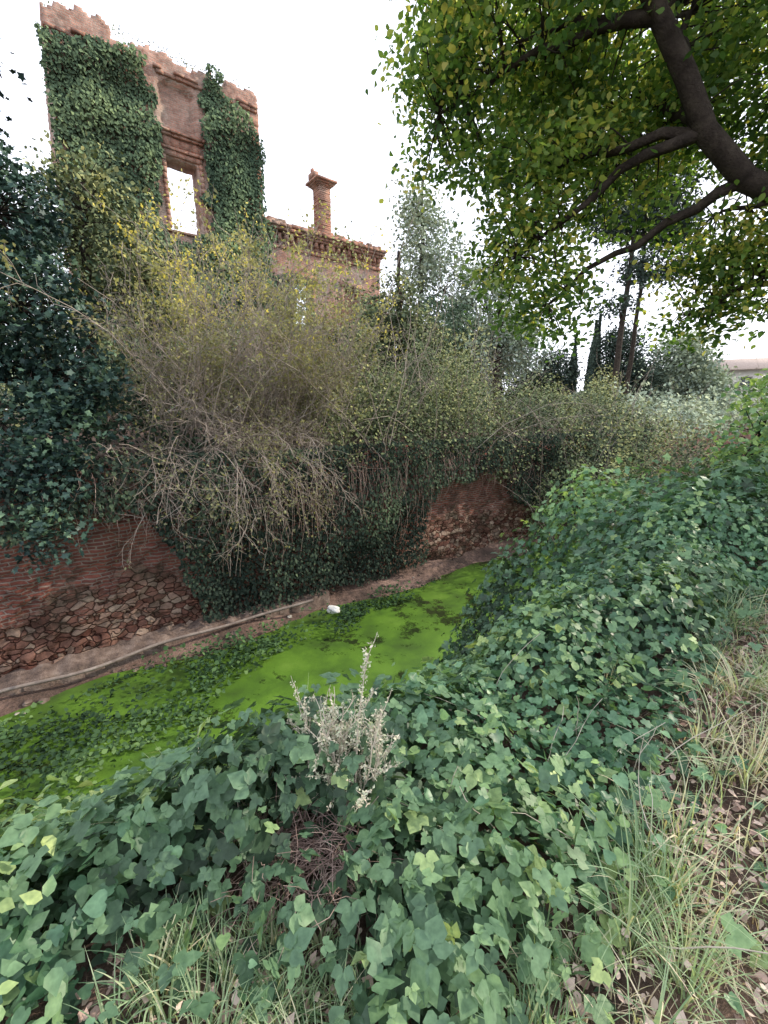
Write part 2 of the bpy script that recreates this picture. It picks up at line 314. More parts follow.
M=mk(5.3,12.8,lambda x:11.0+0*x,wh); v,f=voxwall(M,5.3,2,CX,CZ,FY+.25,.8,None,5); mesh_np('wing_front_wall',v,f,M_plast,parent=castle)
M=mk(0,6,lambda x:11.0-.4*x+jg(x,640,1.5),[]); v,f=voxwall(M,FY+1.1,2,CX,CZ,11.9,.8,None,6,'y'); mesh_np('wing_side_wall',v,f,M_plast,parent=castle)
M=mk(12.8,22,lambda x:8.2-.1*(x-12.8)+jg(x,650,1.5),[box(15,16.1,4.5,6.8)]); v,f=voxwall(M,12.8,2,CX,CZ,FY+1.4,.7,None,7); mesh_np('low_wing_wall',v,f,M_plast,parent=castle)
L=[]
def course(x0,x1,y,pr,z0,z1,seed,gap=.06):
    r=np.random.default_rng(seed); x=x0
    while x<x1:
        w=min(r.uniform(.25,.6),x1-x)
        if r.random()>gap: L.append((x,x+w-.006,y-pr+r.normal()*.008,y+.1,z0,z1+r.normal()*.008))
        x+=w
course(-2.9,5.3,FY,.10,15.55,15.68,1,.35); course(-2.9,5.3,FY,.17,15.69,15.8,2,.5)
for i,(z0,z1,pr,e_) in enumerate([(12.58,12.78,.09,.15),(12.79,12.9,.16,.22),(12.91,13.3,.07,.1),(13.31,13.41,.18,.24),(13.42,13.52,.26,.32)]): course(.95-e_,2.35+e_,FY,pr,z0,z1,10+i,.0)
for z in np.arange(9.7,12.5,.24):
    L.append((.76,.94,FY-.07,FY+.1,z,z+.23)); L.append((2.36,2.54,FY-.07,FY+.1,z,z+.23))
L.append((.65,2.65,FY-.15,FY+.1,9.5,9.6))
for i,z in enumerate(np.arange(1,15.4,.4)):
    w=.5 if i%2 else .32; L.append((5.3-w,5.32,FY-.035,FY+.1,z,z+.39)); L.append((-2.92,-2.9+w,FY-.035,FY+.1,z,z+.39))
WY=FY+.25
course(5.3,12.9,WY,.08,10.0,10.14,30); course(5.3,12.95,WY,.30,10.64,10.76,31); course(5.3,13.0,WY,.40,10.77,10.9,32,.03); course(5.3,13.05,WY,.50,10.91,11.05,33,.06); course(5.3,12.9,WY,.28,11.06,11.2,34,.3); course(5.3,12.9,WY,.1,11.21,11.36,35,.5)
x=5.4
while x<12.8:
    L.append((x,x+.16,WY-.24,WY+.1,10.36,10.63)); L.append((x+.03,x+.13,WY-.13,WY+.1,10.22,10.355)); x+=.36
for a_ in (7.0,10.2):
    L+=[(a_-.2,a_-.01,WY-.06,WY+.1,6.1,8.7),(a_+1.11,a_+1.3,WY-.06,WY+.1,6.1,8.7),(a_-.28,a_+1.38,WY-.13,WY+.1,8.71,8.95),(a_-.28,a_+1.38,WY-.13,WY+.1,5.9,6.09)]
v,f=boxes(L,.007); mesh_np('brick_trim',v,f,M_cast2,parent=castle)
L=[]; cx0=9.1; cyy=WY+.35; z=11.0; rj=np.random.default_rng(21)
def ring(h,w,jx=0):
    global z
    L.append((cx0-w/2+jx,cx0+w/2+jx,cyy-w/2,cyy+w/2,z,z+h-.004)); z+=h
ring(.25,1.0); ring(.12,.9)
for i in range(22): ring(.1,.7+.012*(i%2),rj.normal()*.006)
ring(.07,.78);ring(.07,.9);ring(.09,1.08);ring(.1,1.3);ring(.08,1.0,.05)
L+= [(cx0-.65,cx0-.35,cyy-.3,cyy+.3,z-.05,z+.24),(cx0-.34,cx0-.12,cyy-.25,cyy+.3,z,z+.12),(cx0-.09,cx0+.12,cyy-.25,cyy+.2,z,z+.1),(cx0+.13,cx0+.62,cyy-.3,cyy+.35,z-.04,z+.1),(cx0-.6,cx0-.48,cyy-.1,cyy+.1,z+.24,z+.42)]
v,f=boxes(L,.008,7); mesh_np('chimney',v,f,M_cast2,parent=castle)
def ivy_on(name,n,xa,xb,za,zb,yf,maskf,size,mat,par,thick=.35,light=0,tm=TO):
    x=rng.uniform(xa,xb,n); z=rng.uniform(za,zb,n); keep=maskf(x,z); x=x[keep];z=z[keep]
    lump=.5+.5*nz(x,z,2.2,77); d=rng.uniform(0,1,len(x))**.7*thick*(.3+lump)
    N=np.stack([rng.normal(0,.5,len(x)),-1+rng.normal(0,.3,len(x)),rng.normal(.35,.4,len(x))],-1)
    D=np.stack([rng.normal(0,.6,len(x)),rng.normal(-.2,.3,len(x)),-np.ones(len(x))],-1)
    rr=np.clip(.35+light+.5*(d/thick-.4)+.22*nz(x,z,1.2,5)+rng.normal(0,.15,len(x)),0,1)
    return leaves(name,np.stack([x,yf-.04-d,z],-1),N,rng.uniform(.7,1.3,len(x))*size,tm,mat,rr,D,parent=par)
iv=empty('tower_ivy',True)
def mt(x,z):
    n=.7*nz(x,z,1.1,41)+.35*nz(x,z,4,42)
    left=(x<.7+.5*n)&(z<15.4+.7*n-.4*np.maximum(0,x+.6))
    right=(x>2.6+.45*n)&(z<16.0+.6*n-1.0*np.maximum(0,np.abs(x-3.3)-.35))&(x<5.35+.2*n)
    low=z<9.6+.8*n
    return (left|right|low)&(nz(x,z,3.5,44)>-1.3)
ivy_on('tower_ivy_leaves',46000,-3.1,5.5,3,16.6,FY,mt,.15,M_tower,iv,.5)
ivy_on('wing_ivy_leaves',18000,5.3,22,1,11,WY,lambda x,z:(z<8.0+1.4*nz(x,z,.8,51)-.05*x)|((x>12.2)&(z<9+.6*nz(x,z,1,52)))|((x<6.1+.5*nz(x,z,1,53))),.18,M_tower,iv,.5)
x=np.concatenate([rng.uniform(-2.9,5.3,500),rng.uniform(5.3,12.9,1100)]); top=np.where(x<5.3,16.45,11.1)
leaves('wall_top_weeds',np.stack([x,np.where(x<5.3,FY,WY)+rng.uniform(0,.8,len(x)),top+rng.uniform(-.1,.2,len(x))],-1),rng.normal(size=(len(x),3)),.09,TS,M_thick,rng.random(len(x)),droop=-1,parent=iv)
# ------------------------------------------------------------------ ground-cover foliage
def grassy(x,y):
    s,p=sp(x,y); n=.2*nz(x,y,2.2,70)
    g=sst(-.25,.25,x-y*1.0+.46+n)*sst(10.4,11.0,p)*sst(3.35,2.65,y-.12*(x-2)+n)
    g=np.maximum(g,.8*sst(.0,.5,1.25-np.hypot((x+.42)/.45,(y-.86)/.28)))
    g=np.maximum(g,sst(12.2,12.8,p)*sst(.7,1.5,np.hypot(x,y))*sst(3.2,2.5,y))
    g=np.maximum(g,.95*sst(1.15,.7,np.hypot((x+.24)/.2,(y-1.24)/.12)))
    return g
def Fh(x,y):
    s,p=sp(x,y)
    f=.24+.15*nz(x,y,1.6,61)+.09*nz(x,y,4.5,62)
    f=f*(.65+.35*sst(8.5,10,p))
    lump=1+.26*nz(x,y,2.3,63)
    f+=lump*2.25*np.exp(-(((x-2.85)/1.05)**2+((y-5.8)/1.1)**2))
    f+=lump*1.85*np.exp(-(((x-1.45)/.62)**2+((y-6.1)/.9)**2))
    f+=.45*np.exp(-(((x-.5)/.5)**2+((y-5.2)/.6)**2))
    f+=lump*1.05*np.exp(-(((x-4.8)/1.3)**2+((y-6.4)/1.3)**2))
    f+=1.3*np.exp(-(((x-8.3)/2.4)**2+((y-9.5)/2.2)**2))
    f+=.6*np.exp(-(((x-2.2)/1.1)**2+((y-4.4)/.8)**2))
    f+=lump*.4*np.exp(-(((x-4.0)/1.2)**2+((y-4.1)/.6)**2))
    f+=.55*np.exp(-(((x+1.8)/.65)**2+((y-1.6)/.5)**2))
    f+=.18*np.exp(-(((x+.8)/.5)**2+((y-1.6)/.4)**2))
    f+=.7*sst(14,22,s)*sst(6,8.5,p)
    f=f*(1-.75*grassy(x,y))
    return np.maximum(f,.05)
def surf(x,y): return H(x,y)+Fh(x,y)
def surf_normal(x,y):
    e=.1; gx=(surf(x+e,y)-surf(x-e,y))/(2*e); gy=(surf(x,y+e)-surf(x,y-e))/(2*e); return norm(np.stack([-gx,-gy,np.ones_like(x)],-1)),np.sqrt(1+gx**2+gy**2)
def make_cover(name,x,y,size,tm,mat,dep,light=0,seed=80,dz=.04,up=0,br=.02):
    N,sl=surf_normal(x,y)
    keep=rng.random(len(x))<sl/2.6+.3
    x,y,N=x[keep],y[keep],N[keep]; n=len(x)
    d=rng.uniform(0,1,n)**1.5*dep
    P=np.stack([x,y,surf(x,y)-d+rng.normal(0,dz,n)+up*rng.random(n)],-1)+N*rng.uniform(-.02,.08,(n,1))
    N2=N+rng.normal(0,.5,(n,3)); N2[:,2]+=.25
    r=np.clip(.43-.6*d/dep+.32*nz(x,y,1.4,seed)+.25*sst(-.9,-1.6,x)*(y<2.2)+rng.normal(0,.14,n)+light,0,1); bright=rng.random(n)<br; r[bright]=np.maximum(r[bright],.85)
    D=rng.normal(size=(n,3)); D[:,2]-=.5; D[:,1]-=.3
    return leaves(name,P,N2,size*rng.uniform(.45,1.35,n),tm,mat,r,D,smooth=True)
n=96000; x=rng.uniform(-3.4,4.9,n); y=rng.uniform(.35,4.0,n); s,p=sp(x,y)
keep=(p>6.8)&(rng.random(n)>grassy(x,y)*.93)&(np.hypot(x,y)>.6); x,y=x[keep],y[keep]
h=rng.random(len(x))*.5+.45+.55*nz(x,y,1.9,555)
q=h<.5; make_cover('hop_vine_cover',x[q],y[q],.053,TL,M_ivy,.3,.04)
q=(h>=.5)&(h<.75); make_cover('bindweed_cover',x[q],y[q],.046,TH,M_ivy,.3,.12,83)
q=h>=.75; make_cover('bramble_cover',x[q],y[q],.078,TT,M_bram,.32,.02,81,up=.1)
n=8000; x=rng.uniform(-2.4,1.6,n); y=rng.uniform(.7,2.6,n); q=((nz(x,y,2.8,556)>.3)|((x<-1.3)&(y<2.0)))&(np.hypot(x,y)>.7)&(sp(x,y)[1]>9.8); make_cover('nettle_leaves',x[q],y[q],.05,TO,M_bram,.1,.25,84,.05,up=.17)
n=125000; s=rng.uniform(-10,14,n); p=rng.uniform(5.6,11.9,n); x,y=xy(s,p); 
keep=((y>3.9)|(np.abs(x-.75)>4.0))&(y>-1)&(rng.random(n)<np.clip(9.5/np.hypot(x,y),.35,1))&~((x-y>-.6)&(y<3.2)&(p>10.3)); x,y=x[keep],y[keep]
q=nz(x,y,1.3,557)+rng.normal(0,.3,len(x))<.25
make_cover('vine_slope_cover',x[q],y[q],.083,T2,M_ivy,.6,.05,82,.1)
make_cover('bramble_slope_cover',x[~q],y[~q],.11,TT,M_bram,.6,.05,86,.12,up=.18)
n=14000; s=rng.uniform(14,60,n); p=rng.uniform(4.5,14,n); x,y=xy(s,p); make_cover('bank_thicket',x,y,.26,TO,M_thick,.6,.05)
# moat-floor plants
n=60000; s=rng.uniform(-12,20,n); p=rng.uniform(.15,6.6,n); x,y=xy(s,p)
w=2.3+.6*nz(s,s*0,.7,90)+.4*nz(s,p,2.2,91)+np.where(s<0,.42*np.minimum(-s,4),-.1*np.minimum(s,8))
far_=5.7+.3*nz(s,s*0+3,.8,92)
keep=((p<w)&(p>1.3+.3*nz(s,p,1.2,98)-.08*np.minimum(s,0))|(p>far_)|(rng.random(n)<.9*sst(-2.2,-3.4,s+1.2*nz(s,p,1.0,94))*(p>1.6)*(nz(s,p,1.6,99)>-.35)))&(rng.random(n)<.2+.9*(nz(s,p,1.8,95)>-.2)); x,y,s,p=x[keep],y[keep],s[keep],p[keep]; n=len(x)
P=np.stack([x,y,np.maximum(H(x,y),-4.42)+rng.uniform(0,.4,n)*(.4+.8*(nz(s,p,1.3,97)>0))],-1); N=rng.normal(0,.5,(n,3)); N[:,2]+=1
leaves('moat_weeds',P,N,rng.uniform(.05,.14,n),TO,M_weeds,np.clip(rng.normal(.45,.2,n)+.4*nz(s,p,1.3,96),0,1))
ivc=empty('wall_ivy',True)
def mc(x,z):
    n_=.8*nz(x,z*.3,1.3,101)+.4*nz(x,z,4,102)
    bot=-.9+.45*n_-3.1*sst(-3.3,-1.8,x)*sst(6.6,5.2,x)-1.8*sst(10.0,11.2,x)
    return z>bot
ivy_on('ivy_curtain',64000,-12,24,-4.1,.6,-.3,mc,.10,M_ivyd,ivc,.55)
n=420; s=rng.uniform(-5,12,n); z0=rng.uniform(-.8,.5,n); ln=rng.uniform(.8,2.6,n)*np.where((s<-2)|(s>6),.5,1); k=7; t=np.linspace(0,1,k)
Pq=np.stack([s[:,None]+.12*np.cumsum(rng.normal(0,.5,(n,k)),1),-.55-.35*np.sin(t*3.1)[None]*rng.random((n,1))+0*s[:,None],z0[:,None]-ln[:,None]*t[None]],-1)
v,f=tubes(Pq,np.full((n,k),.006),3); mesh_np('tendrils',v,f,M_dtwig,parent=ivc)
# ------------------------------------------------------------------ shrubs & trees
def grow(base,dirs,ln,k,curl,grav):
    n=len(base); P=np.zeros((n,k,3)); P[:,0]=base; d=norm(dirs)
    for i in range(1,k):
        d=norm(d+rng.normal(0,curl,(n,3))+np.array([0,0,grav])); P[:,i]=P[:,i-1]+d*(ln/(k-1))[:,None]
    return P
def sub(P,n,lo=.25,spread=.8,up=.2):
    a=rng.integers(0,len(P),n); k=P.shape[1]; t=rng.uniform(lo,1,n)*(k-1); i=np.minimum(t.astype(int),k-2); fr=(t-i)[:,None]
    b=P[a,i]*(1-fr)+P[a,i+1]*fr; d=norm(P[a,i+1]-P[a,i])+rng.normal(0,spread,(n,3)); d[:,2]+=up
    return b,d
tp=lambda n,k,r0,r1:np.linspace(1,0,k)[None]*(r0-r1)+r1+np.zeros((n,1))
sh=empty('overgrown_elder_shrub')
n=230; s=rng.uniform(-2.6,2.4,n); p=rng.uniform(-2.4,-.3,n); bx,by=xy(s,p); b=np.stack([bx,by,np.full(n,.2)],-1)
d=np.stack([rng.normal(.05,.32,n),rng.normal(-.1,.3,n),rng.uniform(.7,1.3,n)],-1)
A1=grow(b,d,rng.uniform(3.4,7.4,n)*(1-.07*np.abs(s+.2)),10,.13,-.03)
n=90; s=rng.uniform(-2.8,1.8,n); bx,by=xy(s,rng.uniform(-.8,-.2,n)); d=np.stack([rng.normal(.15,.4,n),-.45+rng.normal(0,.3,n),rng.uniform(.2,.9,n)],-1)
A2=grow(np.stack([bx,by,np.full(n,.25)],-1),d,rng.uniform(1.6,3.4,n),10,.18,-.2)
A=np.concatenate([A1,A2])
b,d=sub(A,2900,.25,.55,.15); B_=grow(b,d,rng.uniform(.4,1.3,2900),6,.22,-.05)
b,d=sub(B_,7500,.2,.7,.1); C_=grow(b,d,rng.uniform(.15,.5,7500),4,.2,-.03)
v,f=join([tubes(A,tp(len(A),10,.016,.005),4),tubes(B_,tp(len(B_),6,.0065,.0035),3),tubes(C_,tp(len(C_),4,.004,.0025),3)])
mesh_np('shrub_stems',v,f,M_twig,parent=sh)
n=80000; b,d=sub(C_,n,.1,1,0); zrel=np.clip((b[:,2]-.3)/5,0,1); keep=rng.random(n)<(.25+.7*zrel)*np.clip(.7+.75*nz(b[:,0]*1.3,b[:,2]*1.3+b[:,1],1.4,700),.1,1); b=b[keep]; n=len(b)
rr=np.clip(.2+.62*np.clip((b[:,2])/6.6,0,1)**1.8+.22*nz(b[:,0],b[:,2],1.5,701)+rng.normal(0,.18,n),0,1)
leaves('shrub_leaves',b+rng.normal(0,.07,(n,3)),rng.normal(size=(n,3))+[0,0,.6],rng.uniform(.05,.12,n),TS,M_shrub,rr,parent=sh)
def thicket(name,s0,s1,p0,p1,hf,n,size,mat,seed,nst=260,light=0,z0=.1,drape=.5):
    e=empty(name); s=rng.uniform(s0,s1,n); p=rng.uniform(p0,p1,n)
    hgt=lambda s,p:hf(s)*np.clip(.75+.5*nz(s,p,.9,seed)+.28*nz(s,p,2.3,seed+1),.25,1.5)
    w=(p-p0)/(p1-p0); prof=np.sqrt(np.clip(1-(2*w-1)**2,0.02,1)); hh=hgt(s,p)*prof
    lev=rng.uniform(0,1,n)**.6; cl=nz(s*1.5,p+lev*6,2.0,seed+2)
    x,y=xy(s,p); P=np.stack([x,y,z0+hh*lev-drape*(p>0)*rng.random(n)],-1)+rng.normal(0,.12,(n,3))
    keep=(cl>-.45); P=P[keep]; lev=lev[keep]; cl=cl[keep]; pt=nz(s[keep],p[keep]*1.0,.9,seed+5); k=len(P)
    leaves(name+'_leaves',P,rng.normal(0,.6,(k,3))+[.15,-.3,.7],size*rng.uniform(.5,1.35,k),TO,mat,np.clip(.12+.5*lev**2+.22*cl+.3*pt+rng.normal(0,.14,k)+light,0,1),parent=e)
    s=rng.uniform(s0,s1,nst); p=rng.uniform(p0,p1,nst); x,y=xy(s,p)
    A=grow(np.stack([x,y,np.full(nst,z0-.1)],-1),np.stack([rng.normal(.0,.4,nst),rng.normal(-.15,.4,nst),np.ones(nst)],-1),hgt(s,p)*rng.uniform(.8,1.4,nst),8,.15,-.05)
    b,d=sub(A,nst*5,.3,.6,0); B=grow(b,d,rng.uniform(.3,1.2,nst*5),5,.2,-.08)
    v,f=join([tubes(A,tp(nst,8,.018,.005),4),tubes(B,tp(nst*5,5,.006,.003),3)]); mesh_np(name+'_stems',v,f,M_twig,parent=e)
    b,_=sub(B,nst*16,.1,1,0); q=len(b); leaves(name+'_sprays',b+rng.normal(0,.06,(q,3)),rng.normal(size=(q,3))+[0,0,.6],size*rng.uniform(.4,.9,q),TS,mat,np.clip(rng.normal(.6,.2,q),0,1),parent=e)
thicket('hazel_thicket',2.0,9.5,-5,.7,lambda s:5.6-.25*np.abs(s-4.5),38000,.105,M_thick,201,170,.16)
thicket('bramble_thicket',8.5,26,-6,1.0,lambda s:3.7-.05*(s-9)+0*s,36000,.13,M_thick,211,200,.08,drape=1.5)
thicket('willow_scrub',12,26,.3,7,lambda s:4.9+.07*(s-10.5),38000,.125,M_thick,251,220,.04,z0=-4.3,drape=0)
thicket('hedge',25,62,-9,.8,lambda s:3.2+0*s,14000,.3,M_farhaze,221,60)
thicket('wall_top_scrub',-12,-1,-4.5,.25,lambda s:2.6+0*s,12000,.12,M_tower,231,60,-.1)
thicket('ruin_scrub',-12,16,-11.2,-6,lambda s:6.8-.15*np.abs(s)+0*s,26000,.17,M_thick,241,80,0)
def tree(name,pts,r0,ells,nsub,lper,sig,size,mat,tm=TS,light=0,bark=None,crv=.16,gap=None,br=.34):
    bark=bark or M_bark
    e=empty(name); T=np.array(pts,float); k=14; tt=np.linspace(0,len(T)-1,k); i=np.minimum(tt.astype(int),len(T)-2); fr=(tt-i)[:,None]; TP=T[i]*(1-fr)+T[i+1]*fr
    TP[1:-1]+=rng.normal(0,min(.07,.2*r0),(k-2,3)); parts=[tubes(TP[None],np.linspace(r0,r0*.35,k)[None],10)]
    C=[];rel=[]; vol=np.array([a[3]*a[4]*a[5] for a in ells])**.7; vol/=vol.sum()
    for a,w in zip(ells,vol):
        q=max(3,int(nsub*w)); u=norm(rng.normal(size=(q,3)))*rng.uniform(.25,1.05,(q,1))**.5
        C.append(np.array(a[:3])+u*np.array(a[3:6])); rel.append(u)
    ec=np.array([a[:3] for a in ells]); L1=[]
    for c0 in ec:
        j=np.argmin(np.linalg.norm(TP[3:]-c0-[0,0,-1],axis=1))+3; s0=TP[j]; t=np.linspace(0,1,9)[:,None]; mid=(s0+c0)/2+[0,0,.12*np.linalg.norm(c0-s0)]
        L1.append(s0*(1-t)**2+2*mid*t*(1-t)+c0*t*t+rng.normal(0,.05,(9,3))*np.sin(t*3.14))
    L1=np.array(L1); parts.append(tubes(L1,tp(len(L1),9,r0*br,r0*.1),7))
    C=np.concatenate(C); rel=np.concatenate(rel)
    if gap:
        kp=nz(C[:,0]+.5*C[:,1],C[:,2]-.3*C[:,1],gap,812)>-.5; C=C[kp]; rel=rel[kp]
    q=len(C); pool=L1.reshape(-1,3); dd=np.linalg.norm(C[:,None]-pool[None],axis=2); st=pool[dd.argmin(1)]; t=np.linspace(0,1,5)[None,:,None]
    mid=(st+C)/2+rng.normal(0,.1,(q,3))+[0,0,.1]
    B=st[:,None]*(1-t)**2+2*mid[:,None]*t*(1-t)+C[:,None]*t*t; parts.append(tubes(B,tp(q,5,max(.01,r0*.07),.005+r0*.01),4))
    v,f=join(parts); mesh_np(name+'_trunk',v,f,bark,smooth=True,parent=e)
    P=np.repeat(C,lper,0); R=np.repeat(rel,lper,0); n=len(P); off=rng.normal(0,1,(n,3))*sig*np.array([1,1,.7]); P=P+off
    N=rng.normal(0,.6,(n,3))+[0,0,.7]; cr=np.repeat(rng.normal(0,crv,q),lper)
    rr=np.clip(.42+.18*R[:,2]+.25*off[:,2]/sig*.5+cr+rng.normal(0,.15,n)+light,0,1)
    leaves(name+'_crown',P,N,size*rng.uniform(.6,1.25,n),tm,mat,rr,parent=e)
    return e
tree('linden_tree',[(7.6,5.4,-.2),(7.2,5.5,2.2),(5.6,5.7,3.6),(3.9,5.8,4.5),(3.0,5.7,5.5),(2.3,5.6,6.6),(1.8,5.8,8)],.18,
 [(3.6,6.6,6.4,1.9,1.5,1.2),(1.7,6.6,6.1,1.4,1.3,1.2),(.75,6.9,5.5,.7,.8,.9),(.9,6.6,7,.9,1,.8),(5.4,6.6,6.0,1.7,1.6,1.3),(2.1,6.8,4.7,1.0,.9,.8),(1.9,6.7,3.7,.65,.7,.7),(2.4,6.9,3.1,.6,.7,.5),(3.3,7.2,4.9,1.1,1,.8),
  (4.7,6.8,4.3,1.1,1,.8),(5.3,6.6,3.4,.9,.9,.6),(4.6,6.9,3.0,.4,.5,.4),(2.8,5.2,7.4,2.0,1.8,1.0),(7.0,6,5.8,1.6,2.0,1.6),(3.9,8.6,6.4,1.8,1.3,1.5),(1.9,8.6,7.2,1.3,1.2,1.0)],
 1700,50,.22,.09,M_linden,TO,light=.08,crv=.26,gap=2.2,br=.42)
tree('unseen_shade_tree.001',[(13,3,-.2),(13,3.2,4),(12.8,3.2,8)],.35,[(13,2,6,3,2.6,2.6),(12,4.5,4.2,2.5,2,2),(13,0,4.5,3,2.4,2),(12,-3,5,3,2.5,2.5)],200,40,.5,.34,M_linden,TS)  # unseen tree right of frame, added to shade the foreground
tree('unseen_shade_tree.002',[(17,8,-.2),(17,8.2,4),(17,8,9)],.4,[(17,8,6,3.4,3.2,2.8),(15.5,6,4.2,2.6,2.4,2.2),(18,11,5,3,2.6,2.4)],200,40,.5,.36,M_linden,TS)  # second unseen tree, added to block sun from the near bank
tree('maple_tree',[(-9.6,9.6,-.1),(-9.4,9.7,3),(-8.9,9.8,6),(-8.6,10,8)],.26,
 [(-7.6,9.6,3.6,1.4,1.0,1.6),(-6.8,9.6,2.2,1.1,.7,.9),(-7.0,9.3,1.2,1.1,.6,.8),(-6.9,8.9,.2,.9,.5,.7),(-6.9,8.4,-.9,.6,.4,.5),(-8.2,10.2,5.6,1.3,1.1,1.3),(-10,9.5,4,1.8,1.4,2.2),(-8.9,9.7,8,1.3,1.2,1.2)],
 560,40,.23,.125,M_maple,T2,crv=.24)
tree('ash_tree',[(-9,14,0),(-8.8,13.8,4),(-8.3,13.6,8)],.2,[(-8.4,13.6,7.0,1.4,1.1,1.6),(-7.0,13.8,5.2,1.3,1,1.4),(-9.8,13.5,5.2,1.6,1,2)],260,40,.28,.13,M_thick,TO,light=.12)
tree('ivy_clad_tree',[(.9,26,0),(.9,26,5),(.8,26,10)],.25,[(.6,26,6.3,1.4,1.5,2.4),(1.8,26,4.5,1.7,1.5,2)],180,40,.42,.2,M_thick,TO,light=.0)
tree('poplar_tree',[(3,38,0),(3,38,9),(3,38,19)],.3,[(2.9,38,14,2.0,2,4.0),(4.8,38,11,2.4,2,4),(2.2,38,17,1.1,1.1,1.6)],170,44,.6,.26,M_farhaze,TO)
tree('ash_tree.001',[(9,36,0),(9,36,7),(9,36,12)],.35,[(8,36,9,3,2,3.2),(11,37,7,2.6,2,2.6),(6,35,6,2.5,2,2.4)],230,40,.6,.28,M_farhaze,TO,light=-.05)
tree('pine_tree',[(21,41,0),(21.2,41,12),(21.6,41,22)],.3,[(21.5,41,20,4,3,2.4),(19.6,41,17,2.4,2,1.3),(24.4,41,16.5,2.6,2,1.2),(21.5,41,13.5,1.6,1.4,.9),(20.5,41,10.5,1.2,1.2,.6)],280,40,.6,.35,M_con,TS)
tree('pine_tree.001',[(23.4,43,0),(23.4,43,10),(23.2,43,20)],.26,[(23.6,43,18,3.5,3,2.2),(25.8,43,14,2,2,1.1)],140,40,.6,.35,M_con,TS)
tree('holm_oak_tree',[(26,50,0),(26,50,4),(26,50,9)],.35,[(26,50,7,2.6,2.4,3.4),(28.5,50,4,2.4,2,2.8)],240,40,.6,.3,M_con,TO)
tree('holm_oak_tree.001',[(20,52,0),(20,52,4),(20,52,7)],.35,[(19.5,52,5.6,2.4,2.4,3.0),(17,53,4,2.4,2,2.4)],200,40,.6,.3,M_con,TO)
tree('ash_tree.002',[(34,50,0),(34,50,4),(34,50,8)],.35,[(33,50,6.5,3.0,2.4,3.4),(36.5,51,4.0,2.6,2,2.2)],230,36,.7,.36,M_farhaze,TO)
tree('ash_tree.003',[(13,50,0),(13,50,4),(13,50,9)],.35,[(13,50,8,3.4,2.4,4),(10,52,6,3,2,3)],200,36,.7,.38,M_farhaze,TO)
for i,(cx,cy,h) in enumerate([(23.0,50,10.5),(24.3,52,11.5),(22.2,53,9.5)]):
    n=4500; t=rng.uniform(0,1,n); rad=.75*np.sin(np.clip(t*1.05+.06,0,1)*math.pi)**.6*(1-.35*t)*rng.uniform(.6,1,n); th=rng.uniform(0,6.283,n)
    e=empty('cypress_tree'); P=np.stack([cx+rad*np.cos(th),cy+rad*np.sin(th),.4+h*t],-1)
    leaves('cypress_crown',P,np.stack([np.cos(th),np.sin(th),.4+0*th],-1)+rng.normal(0,.3,(n,3)),.3,TS,M_con,rng.random(n),D=np.stack([0*th,0*th,1+0*th],-1)+rng.normal(0,.3,(n,3)),parent=e)
    v,f=tubes(np.array([[(cx,cy,0),(cx,cy,h*.5),(cx,cy,h*.95)]]),np.array([[.16,.1,.02]]),6); mesh_np('cypress_trunk',v,f,M_bark,parent=e)
tree('elder_sapling',[(5.2,6.4,-.3),(5.3,6.3,.6),(5.4,6.2,1.6)],.04,[(5.2,6.1,1.3,.45,.45,.4),(5.5,6.2,1.8,.35,.4,.3),(4.9,5.9,.9,.4,.4,.3)],60,24,.13,.09,M_ivy,TO,light=.35)
n=26000; a=rng.uniform(-1.2,1.5,n); R=rng.uniform(85,105,n); hh=(8+4*nz(a*30,a*0,1,301)+2*nz(a*120,a*0,1,302)); x=R*np.sin(a); y=R*np.cos(a)
z=rng.uniform(0,1,n)**.7*np.clip(hh,4,16)
leaves('distant_trees',np.stack([x,y,z],-1),rng.normal(size=(n,3))+[0,-.4,.5],rng.uniform(1.0,1.8,n),TO,M_farhaze,np.clip(.2+.5*z/12+rng.normal(0,.12,n),0,1))
# ------------------------------------------------------------------ house far right
ho=empty('house'); ho.location=(50,58,0); ho.rotation_euler=(0,0,math.radians(-30))
M_hw=rough_mat('house_plaster',(.58,.54,.48),(.68,.64,.58),(.74,.7,.64),2,.1); M_rt=rough_mat('roof_tiles',(.36,.28,.24),(.45,.36,.31),(.55,.45,.4),8,.6); M_gl=rough_mat('window_glass',(.08,.09,.1),(.12,.13,.14),(.16,.17,.18),2,.01,.15)
v,f=boxes([(-8,8,-4,4,0,6.6)]); mesh_np('walls',v,f,M_hw,parent=ho)
V=np.array([(-8.6,-4.7,6.45),(8.6,-4.7,6.45),(8.6,0,8.0),(-8.6,0,8.0),(-8.6,4.7,6.45),(8.6,4.7,6.45),(-8.6,-4.7,6.62),(8.6,-4.7,6.62),(8.6,0,8.2),(-8.6,0,8.2),(-8.6,4.7,6.62),(8.6,4.7,6.62)])
mesh_np('roof',V,np.array([(0,3,2,1),(3,4,5,2),(6,7,8,9),(9,8,11,10),(0,1,7,6),(4,10,11,5),(0,6,9,3),(3,9,10,4),(1,2,8,7),(2,5,11,8)]),M_rt,parent=ho)
W=[];Fm=[]
for zz in (1.2,4.1):
    for xx in (-6.2,-3.2,0,3.2,6.2):
        W.append((xx-.5,xx+.5,-4.03,-3.98,zz,zz+1.5)); Fm+=[(xx-.65,xx-.51,-4.09,-3.99,zz-.1,zz+1.6),(xx+.51,xx+.65,-4.09,-3.99,zz-.1,zz+1.6),(xx-.5,xx+.5,-4.09,-3.99,zz+1.51,zz+1.6),(xx-.5,xx+.5,-4.12,-3.99,zz-.1,zz-.01),(xx-.03,xx+.03,-4.07,-4.032,zz,zz+1.5)]
